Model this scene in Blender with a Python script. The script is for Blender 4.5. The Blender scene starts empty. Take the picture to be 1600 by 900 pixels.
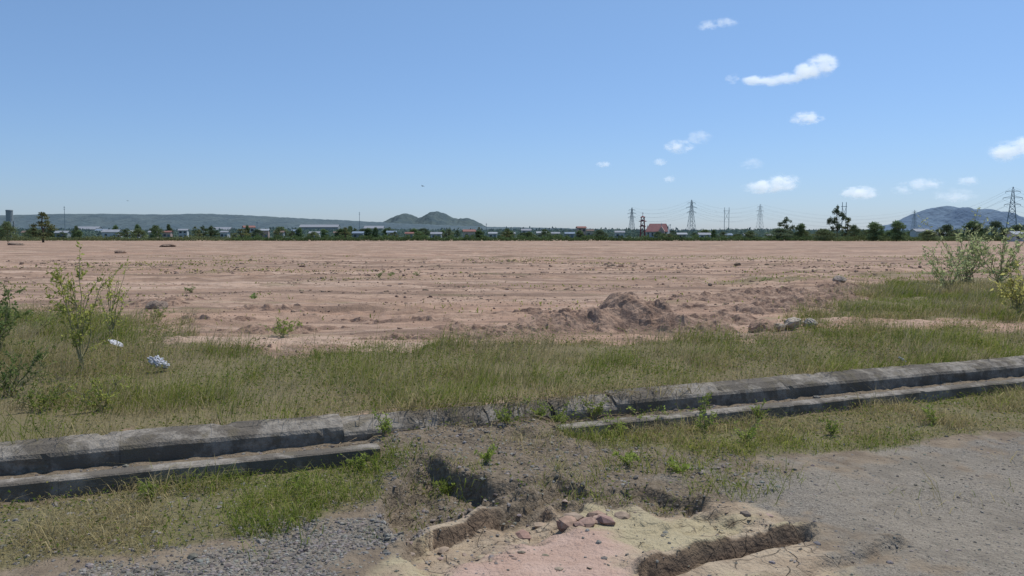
import bpy, math, random, bmesh
import numpy as np
from mathutils import Vector
rng=np.random.default_rng(7); random.seed(7)
F=1232.0; PITCH=math.atan(84/1232); H=2.4
cP,sP=math.cos(PITCH),math.sin(PITCH)
scene=bpy.context.scene
COL=scene.collection
# ---------- image pixel helpers (pixel positions cast from the camera to world metres) ----------
def gp(px,py,z=0.0):
    a=(px-800)/F; b=(450-py)/F
    dy=cP+sP*b; dz=-sP+cP*b
    t=(z-H)/dz
    return (a*t,dy*t)
def bx(px,d): return (px-800)/F*cP*d
def zat(py,d):
    b=(450-py)/F
    return H+d*(-sP+cP*b)/(cP+sP*b)
# ---------- noise ----------
def _h(i,j,s):
    n=(i*374761393+j*668265263+s*974634777)&0xFFFFFFFF
    n=((n^(n>>13))*1274126177)&0xFFFFFFFF
    n=n^(n>>16)
    return (n&0xFFFF)/65535.0
def vn(x,y,s=0):
    x=np.asarray(x,float);y=np.asarray(y,float)
    i=np.floor(x).astype(np.int64);j=np.floor(y).astype(np.int64)
    fx=x-i;fy=y-j
    fx=fx*fx*(3-2*fx);fy=fy*fy*(3-2*fy)
    a=_h(i,j,s);b=_h(i+1,j,s);c=_h(i,j+1,s);d=_h(i+1,j+1,s)
    return (a*(1-fx)+b*fx)*(1-fy)+(c*(1-fx)+d*fx)*fy
def fbm(x,y,o=4,s=0,g=.5):
    r=0;a=1;t=0
    for k in range(o):
        r=r+a*vn(x*2**k+k*17.3,y*2**k-k*9.1,s+k);t+=a;a*=g
    return r/t
def S(t):
    t=np.clip(t,0,1);return t*t*(3-2*t)
def sd_poly(x,y,P):
    d=np.full(x.shape,1e9);ins=np.zeros(x.shape,bool)
    n=len(P)
    for k in range(n):
        ax,ay=P[k];bx_,by=P[(k+1)%n]
        ex,ey=bx_-ax,by-ay
        t=np.clip(((x-ax)*ex+(y-ay)*ey)/(ex*ex+ey*ey+1e-9),0,1)
        d=np.minimum(d,np.hypot(x-ax-t*ex,y-ay-t*ey))
        c=((ay>y)!=(by>y))
        xi=ax+(y-ay)*ex/(ey if abs(ey)>1e-9 else 1e-9)
        ins^=c&(x<xi)
    return np.where(ins,d,-d)
def seg(x,y,a,b):
    ex,ey=b[0]-a[0],b[1]-a[1]
    t=np.clip(((x-a[0])*ex+(y-a[1])*ey)/(ex*ex+ey*ey),0,1)
    sx=x-a[0]-t*ex; sy=y-a[1]-t*ey
    sg=np.sign((x-a[0])*(-ey)+(y-a[1])*ex)
    return np.hypot(sx,sy)*sg
# ---------- mesh helpers ----------
def mk(name,V,Fs,mat=None,cols=None,smooth=False,attrs=None,link=True):
    V=np.asarray(V,np.float32).reshape(-1,3)
    me=bpy.data.meshes.new(name)
    me.vertices.add(len(V));me.vertices.foreach_set('co',V.ravel())
    Fs=[np.asarray(f,np.int32) for f in Fs if len(f)]
    idx=np.concatenate([f.ravel() for f in Fs])
    tot=np.concatenate([np.full(len(f),f.shape[1],np.int32) for f in Fs])
    st=np.concatenate([[0],np.cumsum(tot)[:-1]]).astype(np.int32)
    me.loops.add(len(idx));me.loops.foreach_set('vertex_index',idx)
    me.polygons.add(len(tot));me.polygons.foreach_set('loop_start',st)
    me.polygons.foreach_set('use_smooth',np.full(len(tot),smooth,bool))
    me.update(calc_edges=True)
    if cols is not None:
        c=np.ones((len(V),4),np.float32);c[:,:3]=cols
        a=me.color_attributes.new('col','FLOAT_COLOR','POINT');a.data.foreach_set('color',c.ravel())
    if attrs:
        for k,w in attrs.items():
            a=me.attributes.new(k,'FLOAT','POINT');a.data.foreach_set('value',np.asarray(w,np.float32).ravel())
    if mat: me.materials.append(mat)
    ob=bpy.data.objects.new(name,me)
    if link: COL.objects.link(ob)
    return ob
class MB:
    def __init__(s): s.V=[];s.F={};s.C=[];s.n=0
    def add(s,V,Fs,c=None):
        V=np.asarray(V,float).reshape(-1,3)
        for f in Fs:
            f=np.asarray(f)
            if len(f): s.F.setdefault(f.shape[1],[]).append(f+s.n)
        s.V.append(V);s.n+=len(V)
        if c is not None: s.C.append(np.broadcast_to(np.asarray(c,float),(len(V),3)))
    def out(s,name,mat,smooth=False,link=True):
        return mk(name,np.concatenate(s.V),[np.concatenate(v) for v in s.F.values()],mat,
                  np.concatenate(s.C) if s.C else None,smooth,link=link)
def tube(pts,rad,n=6):
    pts=np.asarray(pts,float);m=len(pts)
    rad=np.broadcast_to(rad,(m,))
    t=np.gradient(pts,axis=0);t/=np.linalg.norm(t,axis=1)[:,None]+1e-9
    up=np.tile([0.,0,1],(m,1));up[np.abs(t[:,2])>.9]=[1,0,0]
    a=np.cross(t,up);a/=np.linalg.norm(a,axis=1)[:,None];b=np.cross(t,a)
    th=np.arange(n)*2*math.pi/n
    V=pts[:,None]+rad[:,None,None]*(a[:,None]*np.cos(th)[None,:,None]+b[:,None]*np.sin(th)[None,:,None])
    i=np.arange(m-1)[:,None]*n;j=np.arange(n)[None];k=(j+1)%n
    Q=np.stack([i+j,i+k,i+n+k,i+n+j],-1).reshape(-1,4)
    return V.reshape(-1,3),[Q,np.array([list(range(n))[::-1]]),np.array([[ (m-1)*n+q for q in range(n)]])]
def box(cx,cy,cz,sx,sy,sz):
    V=np.array([[x,y,z] for x in(-.5,.5) for y in(-.5,.5) for z in(-.5,.5)])*[sx,sy,sz]+[cx,cy,cz]
    return V,[np.array([[0,1,3,2],[4,6,7,5],[0,4,5,1],[2,3,7,6],[0,2,6,4],[1,5,7,3]])]
def leaves(C,D,L,W,r=rng):
    n=len(C);L=np.broadcast_to(L,(n,))[:,None];W=np.broadcast_to(W,(n,))[:,None]
    D=D/(np.linalg.norm(D,axis=1)[:,None]+1e-9)
    R=r.normal(size=(n,3));A=np.cross(D,R);A/=np.linalg.norm(A,axis=1)[:,None]+1e-9
    N=np.cross(D,A)
    V=np.stack([C,C+D*L*.45+A*W*.5+N*L*.06,C+D*L-N*L*.05,C+D*L*.45-A*W*.5+N*L*.06],1).reshape(-1,3)
    Q=np.arange(n*4).reshape(-1,4)
    return V,[Q]
# ---------- materials ----------
class NM:
    def __init__(s,name):
        s.m=bpy.data.materials.new(name);s.m.use_nodes=True;s.t=s.m.node_tree;s.t.nodes.clear()
        s.o=s.n('ShaderNodeOutputMaterial')
    def n(s,ty,**k):
        nd=s.t.nodes.new(ty)
        for a,b in k.items(): setattr(nd,a,b)
        return nd
    def l(s,a,b): s.t.links.new(a,b)
    def pos(s): return s.n('ShaderNodeTexCoord').outputs['Object']
    def mp(s,v,sc,rot=0):
        q=v
        if rot:
            r=s.n('ShaderNodeMapping');s.l(v,r.inputs[0]);r.inputs['Rotation'].default_value=(0,0,rot);q=r.outputs[0]
        m=s.n('ShaderNodeMapping');s.l(q,m.inputs[0]);m.inputs['Scale'].default_value=sc;return m.outputs[0]
    def noise(s,v,sc,det=4,ro=.55):
        x=s.n('ShaderNodeTexNoise');s.l(v,x.inputs['Vector']);x.inputs['Scale'].default_value=sc
        x.inputs['Detail'].default_value=det;x.inputs['Roughness'].default_value=ro;return x.outputs['Fac']
    def vor(s,v,sc,out='Distance',feat='F1'):
        x=s.n('ShaderNodeTexVoronoi',feature=feat);s.l(v,x.inputs['Vector']);x.inputs['Scale'].default_value=sc;return x.outputs[out]
    def ramp(s,f,a,b,lo=0.,hi=1.):
        x=s.n('ShaderNodeMapRange');s.l(f,x.inputs[0]);x.inputs[1].default_value=a;x.inputs[2].default_value=b
        x.inputs[3].default_value=lo;x.inputs[4].default_value=hi;x.interpolation_type='SMOOTHSTEP';return x.outputs[0]
    def mth(s,op,a,b=None):
        x=s.n('ShaderNodeMath',operation=op)
        for i,q in enumerate((a,b)):
            if q is None: continue
            if isinstance(q,(int,float)): x.inputs[i].default_value=q
            else: s.l(q,x.inputs[i])
        return x.outputs[0]
    def mix(s,f,a,b,bt='MIX'):
        x=s.n('ShaderNodeMix',data_type='RGBA',blend_type=bt)
        for i,q in ((0,f),(6,a),(7,b)):
            if isinstance(q,(int,float)): x.inputs[i].default_value=q
            elif isinstance(q,tuple): x.inputs[i].default_value=(*q,1)
            else: s.l(q,x.inputs[i])
        return x.outputs[2]
    def attr(s,nm,o='Fac'):
        x=s.n('ShaderNodeAttribute',attribute_name=nm);return x.outputs[o]
    def bsdf(s,col,rough=.9,bump=None,bs=.3,bd=.02):
        b=s.n('ShaderNodeBsdfPrincipled')
        if isinstance(col,tuple): b.inputs['Base Color'].default_value=(*col,1)
        else: s.l(col,b.inputs['Base Color'])
        b.inputs['Roughness'].default_value=rough
        b.inputs['Specular IOR Level'].default_value=.25
        if bump is not None:
            u=s.n('ShaderNodeBump');s.l(bump,u.inputs['Height']);u.inputs['Strength'].default_value=bs
            u.inputs['Distance'].default_value=bd;s.l(u.outputs[0],b.inputs['Normal'])
        s.l(b.outputs[0],s.o.inputs[0]);return b
def simple(name,c,rough=.85,var=.25,sc=3.0,bs=.3):
    m=NM(name);p=m.pos();f=m.noise(p,sc,3)
    d=tuple(x*(1-var) for x in c);e=tuple(min(1,x*(1+var)) for x in c)
    m.bsdf(m.mix(m.ramp(f,.3,.7),d,e),rough,f,bs,.02);return m.m
def foliage(name,trans=.35,rough=.6):
    m=NM(name);c=m.attr('col','Color')
    oi=m.n('ShaderNodeObjectInfo')
    br=m.ramp(oi.outputs['Random'],0,1,.85,1.2)
    hs=m.n('ShaderNodeHueSaturation');m.l(c,hs.inputs['Color']);m.l(br,hs.inputs['Value']);c2=hs.outputs[0]
    a=m.n('ShaderNodeBsdfDiffuse');m.l(c2,a.inputs[0])
    t=m.n('ShaderNodeBsdfTranslucent');m.l(c2,t.inputs[0])
    x=m.n('ShaderNodeMixShader');x.inputs[0].default_value=trans
    m.l(a.outputs[0],x.inputs[1]);m.l(t.outputs[0],x.inputs[2]);m.l(x.outputs[0],m.o.inputs[0]);return m.m
def colmat(name,rough=.9,sc=25,bs=.4):
    m=NM(name);c=m.attr('col','Color');f=m.noise(m.pos(),sc,3)
    m.bsdf(m.mix(m.ramp(f,.3,.7,0,.35),c,(.08,.06,.045)),rough,f,bs,.01);return m.m
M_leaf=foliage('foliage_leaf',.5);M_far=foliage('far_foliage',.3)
M_grass=foliage('grass_blade',.45)
M_bark=simple('bark',(.12,.09,.065),sc=6)
M_stem=simple('green_stem',(.28,.26,.14),sc=10)
M_stone=colmat('stone')
M_steel=simple('hazed_steel',(.22,.27,.31),.6,.1)  # grey steel with blue distance haze painted into the colour
M_wire=simple('wire',(.2,.25,.3),.6,.1)
M_dry=simple('dry_stem',(.3,.235,.15),sc=8)
# ---------- metadata ----------
def meta(o,label=None,cat=None,group=None,kind=None):
    if label:o['label']=label
    if cat:o['category']=cat
    if group:o['group']=group
    if kind:o['kind']=kind
    return o
def empty(name,loc,label,cat,group=None):
    e=bpy.data.objects.new(name,None);COL.objects.link(e);e.location=loc;e.empty_display_size=.3
    return meta(e,label,cat,group)
def child(o,p): o.parent=p;return o
# ---------- drain frame ----------
P0=np.array(gp(0,690,.14));P1=np.array(gp(1600,555,.14))
E=(P1-P0);LEN=np.linalg.norm(E);E/=LEN;Nn=np.array([-E[1],E[0]])
def uv(x,y): return (x-P0[0])*E[0]+(y-P0[1])*E[1],(x-P0[0])*Nn[0]+(y-P0[1])*Nn[1]
def xy(u,v): return P0[0]+u*E[0]+v*Nn[0],P0[1]+u*E[1]+v*Nn[1]
def upx(px,py,z): return uv(*gp(px,py,z))[0]
UA=upx(600,700,0);UB=upx(880,668,0);UC=upx(1150,700,-.1)
W=lambda L,z: [gp(a,b,z) for a,b in L]
roadP=W([(1120,740),(1300,714),(1600,678),(2000,635),(3200,900),(2500,1500),(1500,1500),(1390,960),(1330,890),(1260,835),(1200,790)],-.2)
gravP=W([(-600,1010),(-200,925),(0,895),(200,868),(400,835),(560,800),(620,800),(665,830),(640,865),(560,900),(520,1000),(400,1200),(-600,1500)],-.2)
vergeL=W([(-900,990),(-900,900),(-300,838),(0,790),(300,740),(560,700),(610,715),(600,780),(420,835),(200,875),(0,900),(-200,930)],-.2)
vergeR=W([(870,684),(1100,655),(1600,604),(2200,560),(2400,600),(1600,672),(1300,708),(1100,716),(950,706)],-.2)
pinkP=W([(600,960),(700,880),(790,848),(890,822),(970,828),(1010,850),(1000,890),(980,980),(700,1100)],-.25)
tanP=W([(500,1000),(560,900),(630,850),(660,805),(780,790),(900,795),(1000,785),(1100,775),(1190,785),(1240,830),(1330,890),(1400,1000),(1300,1200),(500,1200)],-.25)
rubP=W([(590,700),(700,672),(900,676),(1150,700),(1230,730),(1200,775),(1060,780),(1000,785),(850,780),(760,790),(620,800),(560,770)],-.15)
pitP=W([(590,775),(640,742),(700,735),(770,755),(850,748),(930,765),(1000,755),(1060,770),(1090,795),(1190,805),(1230,835),(1180,870),(1000,890),(850,910),(620,900),(640,850)],-.2)
grassP=W([(-900,430),(0,475),(140,490),(240,512),(290,535),(400,548),(480,556),(560,545),(700,540),(850,536),(1000,536),(1110,530),(1200,524),(1330,508),(1420,512),(1620,517),(2100,512)],0)+[xy(LEN+12,.0),xy(-9,.0)]
grassR=W([(1270,502),(1300,470),(1345,452),(1420,441),(1500,436),(1620,430),(2200,425),(2300,505),(1620,503),(1380,500)],0)
grassT=W([(1090,438),(1250,430),(1420,424),(1600,418),(1600,428),(1400,436),(1250,441),(1120,446)],0)
ledge=(gp(685,845,-.3),gp(815,800,-.3))
rut=(gp(1020,905,-.25),gp(1255,838,-.2))
rut2=(gp(1180,935,-.25),gp(1400,850,-.2))
vnear=uv(*gp(900,890,-.2))[1]; vfar=uv(*gp(900,755,-.2))[1]
def masks(x,y):
    u,v=uv(x,y)
    nz=(fbm(x*1.3,y*1.3,4,3)-.5)
    n2=(fbm(x*5,y*5,3,9)-.5)
    m={}
    m['road']=S(sd_poly(x,y,roadP)/.9+.35+nz*2.6+n2*2.2)
    m['grav']=S(sd_poly(x,y,gravP)/.4+.35+nz*2.8+n2*2)
    g=np.maximum(sd_poly(x,y,grassP)/.7,sd_poly(x,y,grassR)/.9)
    m['gr_near']=S(g+.4+nz*4+n2*1.6)*(v>-.02)
    m['gr_t']=S(sd_poly(x,y,grassT)/1.5+nz*4)*.6
    m['vl']=S(sd_poly(x,y,vergeL)/.25+.5+nz*2.5+n2)
    m['vr']=S(sd_poly(x,y,vergeR)/.25+.5+nz*2.4+n2)
    m['pink']=S(sd_poly(x,y,pinkP)/.3+.3+nz*2+n2)
    m['tan']=S(sd_poly(x,y,tanP)/.25+.5+nz*2.4+n2)
    m['rub']=S(sd_poly(x,y,rubP)/.3+.4+nz*2.5)
    return u,v,m
def RUT(x,y):
    h=0;dark=0
    for k,(a,b) in enumerate((rut,rut2)):
        d=seg(x,y,a,b)+(fbm(x*2.2,y*2.2,4,51+k)-.5)*.2
        am=(.45+fbm(x*3,y*3,3,61))*(1-.6*k)
        h=h+(.10*np.exp(-((d-.11)/.07)**2)-.11*np.exp(-((d+.02)/.065)**2))*am
        dark=np.maximum(dark,np.exp(-((d+.0)/.08)**2)*am)
    return h,dark
def GH(x,y,mm=None):
    x=np.asarray(x,float);y=np.asarray(y,float)
    u,v,m=mm if mm else masks(x,y)
    r=np.hypot(x,y)
    fadef=np.clip(60/np.maximum(r,1),0,1)
    patch=.5+1.2*S((fbm(x*.09,y*.25,3,26)-.4)/.2)
    zf=(fbm(x*.12,y*.35,4,21)-.5)*.34*S((v-4)/8)+ (fbm(x*.45,y*1.7,5,25,.62)-.5)*.34*patch*fadef*S((v-3)/4)*(1-m['gr_near'])
    zf=zf+(fbm(x*.8,y*.8,3,28)-.5)*.08
    zr=-.2+(fbm(x*.7,y*.7,3,31)-.5)*.05
    soft=(1-m['road'])
    zr=zr+(fbm(x*4,y*4,4,33)-.5)*(.06+.05*m['rub'])*soft*(1-.75*m['pink'])
    chan=S((-.02-v)/.06)*S((v+1.02)/.06)
    zr=zr*(1-chan)+(-.14+(fbm(x*8,y*8,2,35)-.5)*.05)*chan
    fl=S((u-UA+.3)/.6)*S((UB+.35-u)/.5)*S((v+2.7)/1.5)*S((-.36-v)/.2)
    zr=zr+fl*(.13+(fbm(x*3,y*3,4,37)-.5)*.16)*np.where(v<-1.0,1,.8)
    fl2=S((u-UA+.2)/.7)*S((UC-u)/1.2)*S((v+3.4)/1.0)*S((-1.2-v)/.3)
    zr=zr+fl2*.05*(1-.5*fl)
    n3=(fbm(x*2.0,y*2.0,4,41)-.5)
    sd=sd_poly(x,y,pitP)+n3*.6
    gr=np.clip((v-vnear)/(vfar-vnear),0,1)
    brk=.5+.5*S((fbm(u*1.1+2,u*0+.3,2,43)-.38)/.15)
    zr=zr-.28*brk*S(sd/.16)*(gr**.8)
    lumps=fbm(x*1.5+5,y*1.5,4,47)
    zr=zr+.09*S((lumps-.5)/.035)*S(sd/.2)*gr
    lumps2=fbm(x*4+1,y*4,4,49)
    zr=zr+.03*S((lumps2-.5)/.04)*S((sd+.25)/.3)*(1-.8*m['pink'])
    d=seg(x,y,*ledge);zr=zr+.17*np.exp(-np.abs(d/.3)**3)*S((d+.02+n3*.15)/.045)
    pk=m['pink'];zr=zr*(1-.5*pk)+(-.2+.1*fbm(x*1.2,y*1.2,2,44))*.5*pk
    zr=zr+RUT(x,y)[0]
    t=S((v+.04)/.06)
    return zr*(1-t)+zf*t
# ---------- ground ----------
def axis(fine0,fine1,step,lim0,lim1,g):
    a=list(np.arange(fine0,fine1,step));s=step;x=a[-1]
    while x<lim1: s*=g;x+=s;a.append(x)
    s=step;x=a[0];b=[]
    while x>lim0: s*=g*1.01;x-=s;b.append(x)
    return np.array(b[::-1]+a)
X=axis(-6,8,.033,-30000,30000,1.03);Y=axis(4.8,12.,.027,-200,32000,1.0125)
gx,gy=np.meshgrid(X,Y);fx=gx.ravel();fy=gy.ravel()
mm=masks(fx,fy);z=GH(fx,fy,mm)
far=np.hypot(fx,fy);z=np.where(far>400,z*np.clip(400/np.maximum(far,1),0,1),z)
nx,ny=len(X),len(Y)
i=(np.arange(ny-1)[:,None]*nx+np.arange(nx-1)[None]).ravel()
Q=np.stack([i,i+1,i+nx+1,i+nx],1)
u,v,m=mm
at=dict(m_road=np.maximum(m['road'],m['grav'])*(v<0),m_grass=np.clip(m['gr_near']*(v>0)+m['gr_t']*(v>0)+np.maximum(m['vl'],m['vr'])*(v<-1.2),0,1),
        m_pink=m['pink']*(v<0),m_tan=m['tan']*(1-.8*m['rub'])*(v<0),m_rub=np.clip(np.maximum(m['rub']*(1-.6*m['pink']),((v<.0)&(v>-1.25))*.8),0,1)*(v<0),m_front=(v<0).astype(float),
        m_far=S((far-330)/60),m_rut=RUT(fx,fy)[1]*(v<0))
g=NM('ground_soil');p=g.pos()
n1=g.noise(p,.35,5,.6);n2=g.noise(g.mp(p,(.04,.5,1),.04),1.0,7,.7);n3=g.noise(p,3.0,7,.65);n4=g.noise(p,22,3,.6)
n5=g.noise(g.mp(p,(.012,.07,1)),1.0,5,.6)
n7=g.noise(g.mp(p,(.02,1.3,1),-.03),1.0,4,.6)
n8=g.noise(g.mp(p,(.03,.9,1),.32),1.0,4,.6)
n9=g.noise(g.mp(p,(.03,.9,1),-.38),1.0,4,.6)
nb=g.noise(g.mp(p,(.06,.2,1)),1.0,4,.6)
sand=g.mix(g.ramp(n1,.38,.62),(.455,.315,.222),(.345,.23,.16))
sand=g.mix(g.ramp(n5,.48,.62,0,.6),sand,(.44,.275,.188))
sand=g.mix(g.ramp(nb,.48,.62,0,.5),sand,(.30,.20,.14))
sand=g.mix(g.ramp(n2,.5,.58,0,.8),sand,(.21,.142,.10))
sand=g.mix(g.ramp(n2,.45,.38,0,.65),sand,(.54,.40,.30))
sand=g.mix(g.ramp(n7,.54,.64,0,.65),sand,(.22,.15,.105))
sand=g.mix(g.ramp(n8,.57,.63,0,.5),sand,(.22,.15,.105))
sand=g.mix(g.ramp(n9,.57,.63,0,.5),sand,(.5,.365,.27))
sand=g.mix(g.ramp(n3,.5,.66,0,.6),sand,(.2,.138,.098))
n6=g.noise(g.mp(p,(.12,.5,1)),1.0,5,.7)
sand=g.mix(g.ramp(n6,.57,.68,0,.5),sand,(.19,.18,.08))
front=g.mix(g.ramp(n3,.35,.65),(.27,.215,.15),(.18,.14,.098))
tan=g.mix(g.ramp(n3,.35,.65),(.43,.345,.24),(.31,.235,.16))
tan=g.mix(g.ramp(g.noise(p,.8,4),.45,.55,0,.7),tan,(.42,.37,.225))
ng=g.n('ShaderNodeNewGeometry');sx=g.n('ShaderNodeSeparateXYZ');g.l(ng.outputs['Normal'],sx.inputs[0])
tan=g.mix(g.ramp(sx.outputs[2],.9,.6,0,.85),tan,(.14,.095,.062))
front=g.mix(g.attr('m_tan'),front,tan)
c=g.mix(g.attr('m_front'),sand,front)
wv=g.n('ShaderNodeVectorMath',operation='ADD');g.l(p,wv.inputs[0])
nn=g.n('ShaderNodeTexNoise');g.l(p,nn.inputs['Vector']);nn.inputs['Scale'].default_value=3.0
ws=g.n('ShaderNodeVectorMath',operation='SCALE');g.l(nn.outputs['Color'],ws.inputs[0]);ws.inputs['Scale'].default_value=.35;g.l(ws.outputs[0],wv.inputs[1])
crk=g.ramp(g.vor(g.mp(wv.outputs[0],(1,1.4,.2)),3.4,'Distance','DISTANCE_TO_EDGE'),.0,.03,1,0)
crk=g.mth('MULTIPLY',crk,g.ramp(g.noise(p,1.1,3),.45,.55))
crf=g.mth('MULTIPLY',g.mth('MULTIPLY',crk,g.attr('m_tan')),g.ramp(g.attr('m_pink'),0,1,1,.2))
c=g.mix(g.attr('m_pink'),c,g.mix(g.ramp(n3,.3,.7),(.50,.36,.285),(.42,.285,.215)))
c=g.mix(g.mth('MULTIPLY',crf,.5),c,(.18,.13,.09))
c=g.mix(g.ramp(g.attr('m_rut'),.25,.9,0,.8),c,(.14,.10,.068))
v1=g.vor(p,38,'Color');v2=g.n('ShaderNodeSeparateColor');g.l(v1,v2.inputs[0])
rubc=g.mix(v2.outputs[0],(.115,.09,.06),(.235,.19,.135))
c=g.mix(g.ramp(g.attr('m_rub'),0,1,0,.85),c,rubc)
v3=g.vor(p,95,'Color');v4=g.n('ShaderNodeSeparateColor');g.l(v3,v4.inputs[0])
road=g.mix(v4.outputs[1],(.13,.115,.093),(.30,.268,.218))
road=g.mix(g.ramp(n1,.4,.6,0,.5),road,(.31,.265,.2))
road=g.mix(g.ramp(g.noise(p,1.4,6,.7),.46,.62,0,.7),road,(.175,.152,.118))
c=g.mix(g.attr('m_road'),c,road)
c=g.mix(g.ramp(g.attr('m_grass'),0,1,0,.85),c,g.mix(n3,(.08,.085,.032),(.24,.205,.105)))
c=g.mix(g.attr('m_far'),c,(.13,.16,.09))
hb=g.mth('ADD',g.mth('MULTIPLY',n3,1.5),g.mth('MULTIPLY',n4,.6))
hb=g.mth('ADD',hb,g.mth('MULTIPLY',n7,.8))
hb=g.mth('SUBTRACT',hb,g.mth('MULTIPLY',crf,.35))
g.bsdf(c,.95,hb,.95,.055)
ground=mk('ground',np.stack([fx,fy,z],1),[Q],g.m,None,True,at)
meta(ground,'bare pinkish sandy field with grassy gravel verge','ground',kind='structure')
# ---------- heightfield mounds ----------
moundm=NM('mound_earth');p=moundm.pos();a=moundm.noise(p,2.5,7,.65);b=moundm.noise(p,14,4,.65)
cc=moundm.mix(moundm.ramp(a,.35,.65),(.43,.295,.21),(.26,.17,.12));cc=moundm.mix(moundm.ramp(b,.5,.7,0,.6),cc,(.16,.11,.08))
moundm.bsdf(cc,.95,moundm.mth('ADD',a,moundm.mth('MULTIPLY',b,.5)),1.0,.08)
def mound(name,gs,res,label,seed,rough=.35,clod=.2):
    gs=[(*gp(px,py,0),rx,ry,h) for px,py,rx,ry,h in gs]
    x0=min(q[0]-2.3*q[2] for q in gs);x1=max(q[0]+2.3*q[2] for q in gs)
    y0=min(q[1]-2.3*q[3] for q in gs);y1=max(q[1]+2.3*q[3] for q in gs)
    X=np.arange(x0,x1,res);Y=np.arange(y0,y1,res);a,b=np.meshgrid(X,Y);a=a.ravel();b=b.ravel()
    hh=0
    for (cx,cy,rx,ry,h) in gs: hh=hh+(h*np.exp(-(np.abs((a-cx)/rx))**2.6-(np.abs((b-cy)/ry))**2.2))**3
    hh=hh**(1/3)
    wx=a+(fbm(a*1.2,b*1.2,3,seed+5)-.5)*.6
    rn=1-np.abs(fbm(wx*1.1,b*1.1,5,seed,.55)-.5)*4
    hh=hh*(1+rough*(rn-.6))
    cl=fbm(a*2.6,b*2.6,5,seed+9,.6)
    hh=hh+(cl-.5)*clod*S(hh/.2)+.07*S((fbm(a*3.5+3,b*3.5,3,seed+11)-.5)/.1)*S(hh/.1)
    zz=GH(a,b)+hh-.10
    nx,ny=len(X),len(Y);i=(np.arange(ny-1)[:,None]*nx+np.arange(nx-1)[None]).ravel()
    Qm=np.stack([i,i+1,i+nx+1,i+nx],1)
    keep=hh[Qm].max(1)>.03
    o=mk(name,np.stack([a,b,zz],1),[Qm[keep]],moundm.m,None,False)
    return meta(o,label,'mound of earth',kind='structure')
mound('earth_mound',[(968,512,.68,.7,.92),(1018,513,.68,.6,.82),(930,516,.6,.5,.6),(870,518,.9,.5,.42),(810,521,.8,.45,.34),(760,524,.8,.35,.24),(1062,518,.6,.45,.45),(1105,518,.7,.4,.28),(900,503,1.4,.7,.36)],.04,'broad broken heap of pinkish excavated soil on the field',64,.2,.28)
mound('earth_bank',[(1130,500,1.1,.7,.24),(1180,486,1.2,.7,.28),(1235,476,1.4,1.0,.3),(1290,466,1.2,1.5,.3),(1320,457,.9,1.3,.28),(1200,457,1.8,1.0,.24),(1110,470,1.8,.8,.22),(1060,480,1.4,.6,.2)],.06,'low broken bank of spoil beside the rank grass',80,.5,.24)
mound('earth_ridge',[(700,528,1.3,.3,.18),(600,532,1.2,.3,.16),(420,520,1.4,.4,.17),(500,515,1.0,.3,.16),(330,500,1.2,.5,.2),(240,480,1.0,.6,.2),(285,470,.9,.6,.18),(740,515,1.3,.35,.18),(640,505,1.6,.3,.15),(540,500,1.5,.3,.14),(820,490,1.6,.35,.14),(420,485,1.5,.4,.14)],.05,'thin ridge of pushed-up sand along the grass edge',90,.6,.16)
# ---------- stones ----------
ph=(1+5**.5)/2
ICO=np.array([[-1,ph,0],[1,ph,0],[-1,-ph,0],[1,-ph,0],[0,-1,ph],[0,1,ph],[0,-1,-ph],[0,1,-ph],[ph,0,-1],[ph,0,1],[-ph,0,-1],[-ph,0,1]])/1.9
ICF=np.array([[0,11,5],[0,5,1],[0,1,7],[0,7,10],[0,10,11],[1,5,9],[5,11,4],[11,10,2],[10,7,6],[7,1,8],[3,9,4],[3,4,2],[3,2,6],[3,6,8],[3,8,9],[4,9,5],[2,4,11],[6,2,10],[8,6,7],[9,8,1]])
def stones(name,x,y,size,cols,label,flat=.6,sink=.2,zadd=None):
    n=len(x)
    V=ICO[None]*(1+rng.uniform(-.25,.25,(n,12,1)))
    sc=np.stack([rng.uniform(.7,1.3,n),rng.uniform(.6,1,n),rng.uniform(.35,.8,n)*flat/.6],1)*size[:,None]
    V=V*sc[:,None]
    t=rng.uniform(0,6.28,n);ti=rng.normal(0,.35,n)
    c,s=np.cos(ti)[:,None],np.sin(ti)[:,None]
    V=np.stack([V[...,0],V[...,1]*c-V[...,2]*s,V[...,1]*s+V[...,2]*c],-1)
    c,s=np.cos(t)[:,None],np.sin(t)[:,None]
    V=np.stack([V[...,0]*c-V[...,1]*s,V[...,0]*s+V[...,1]*c,V[...,2]],-1)
    zz=GH(x,y)+size*sink
    V=V+np.stack([x,y,zz],1)[:,None]
    Fc=ICF[None]+(np.arange(n)*12)[:,None,None]
    o=mk(name,V.reshape(-1,3),[Fc.reshape(-1,3)],M_stone,np.repeat(cols,12,0))
    return meta(o,label,'stones',kind='stuff')
def pick(n,x0,x1,y0,y1,fn):
    x=rng.uniform(x0,x1,n);y=rng.uniform(y0,y1,n)
    k=rng.uniform(0,1,n)<fn(x,y);return x[k],y[k]
def greys(n,lo,hi,tint=(1,.96,.88)):
    return rng.uniform(lo,hi,(n,1))*np.array(tint)*rng.uniform(.93,1.07,(n,3))
def f_left(x,y):
    u,v,m=masks(x,y);return np.clip(m['grav']*.6+.05*(m['vl']+.3)*(v<-1.3)*(u<UA+1),0,1)*(v<-1.3)
x,y=pick(80000,-6.5,0,5,9,f_left);s=rng.gamma(2.6,.0034,len(x))+.005
stones('gravel_stones',x,y,s,greys(len(x),.13,.33,(1,.93,.82)),'grey crushed gravel lying loose on the verge',sink=.0)
def f_rub(x,y):
    u,v,m=masks(x,y);ch=((v<-.45)&(v>-1.0))*.4
    return np.clip(m['rub']*.5*(v<-.3)+ch+.06*(v<-1.3)*(1-m['road']),0,1)*(v<-.3)
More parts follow.
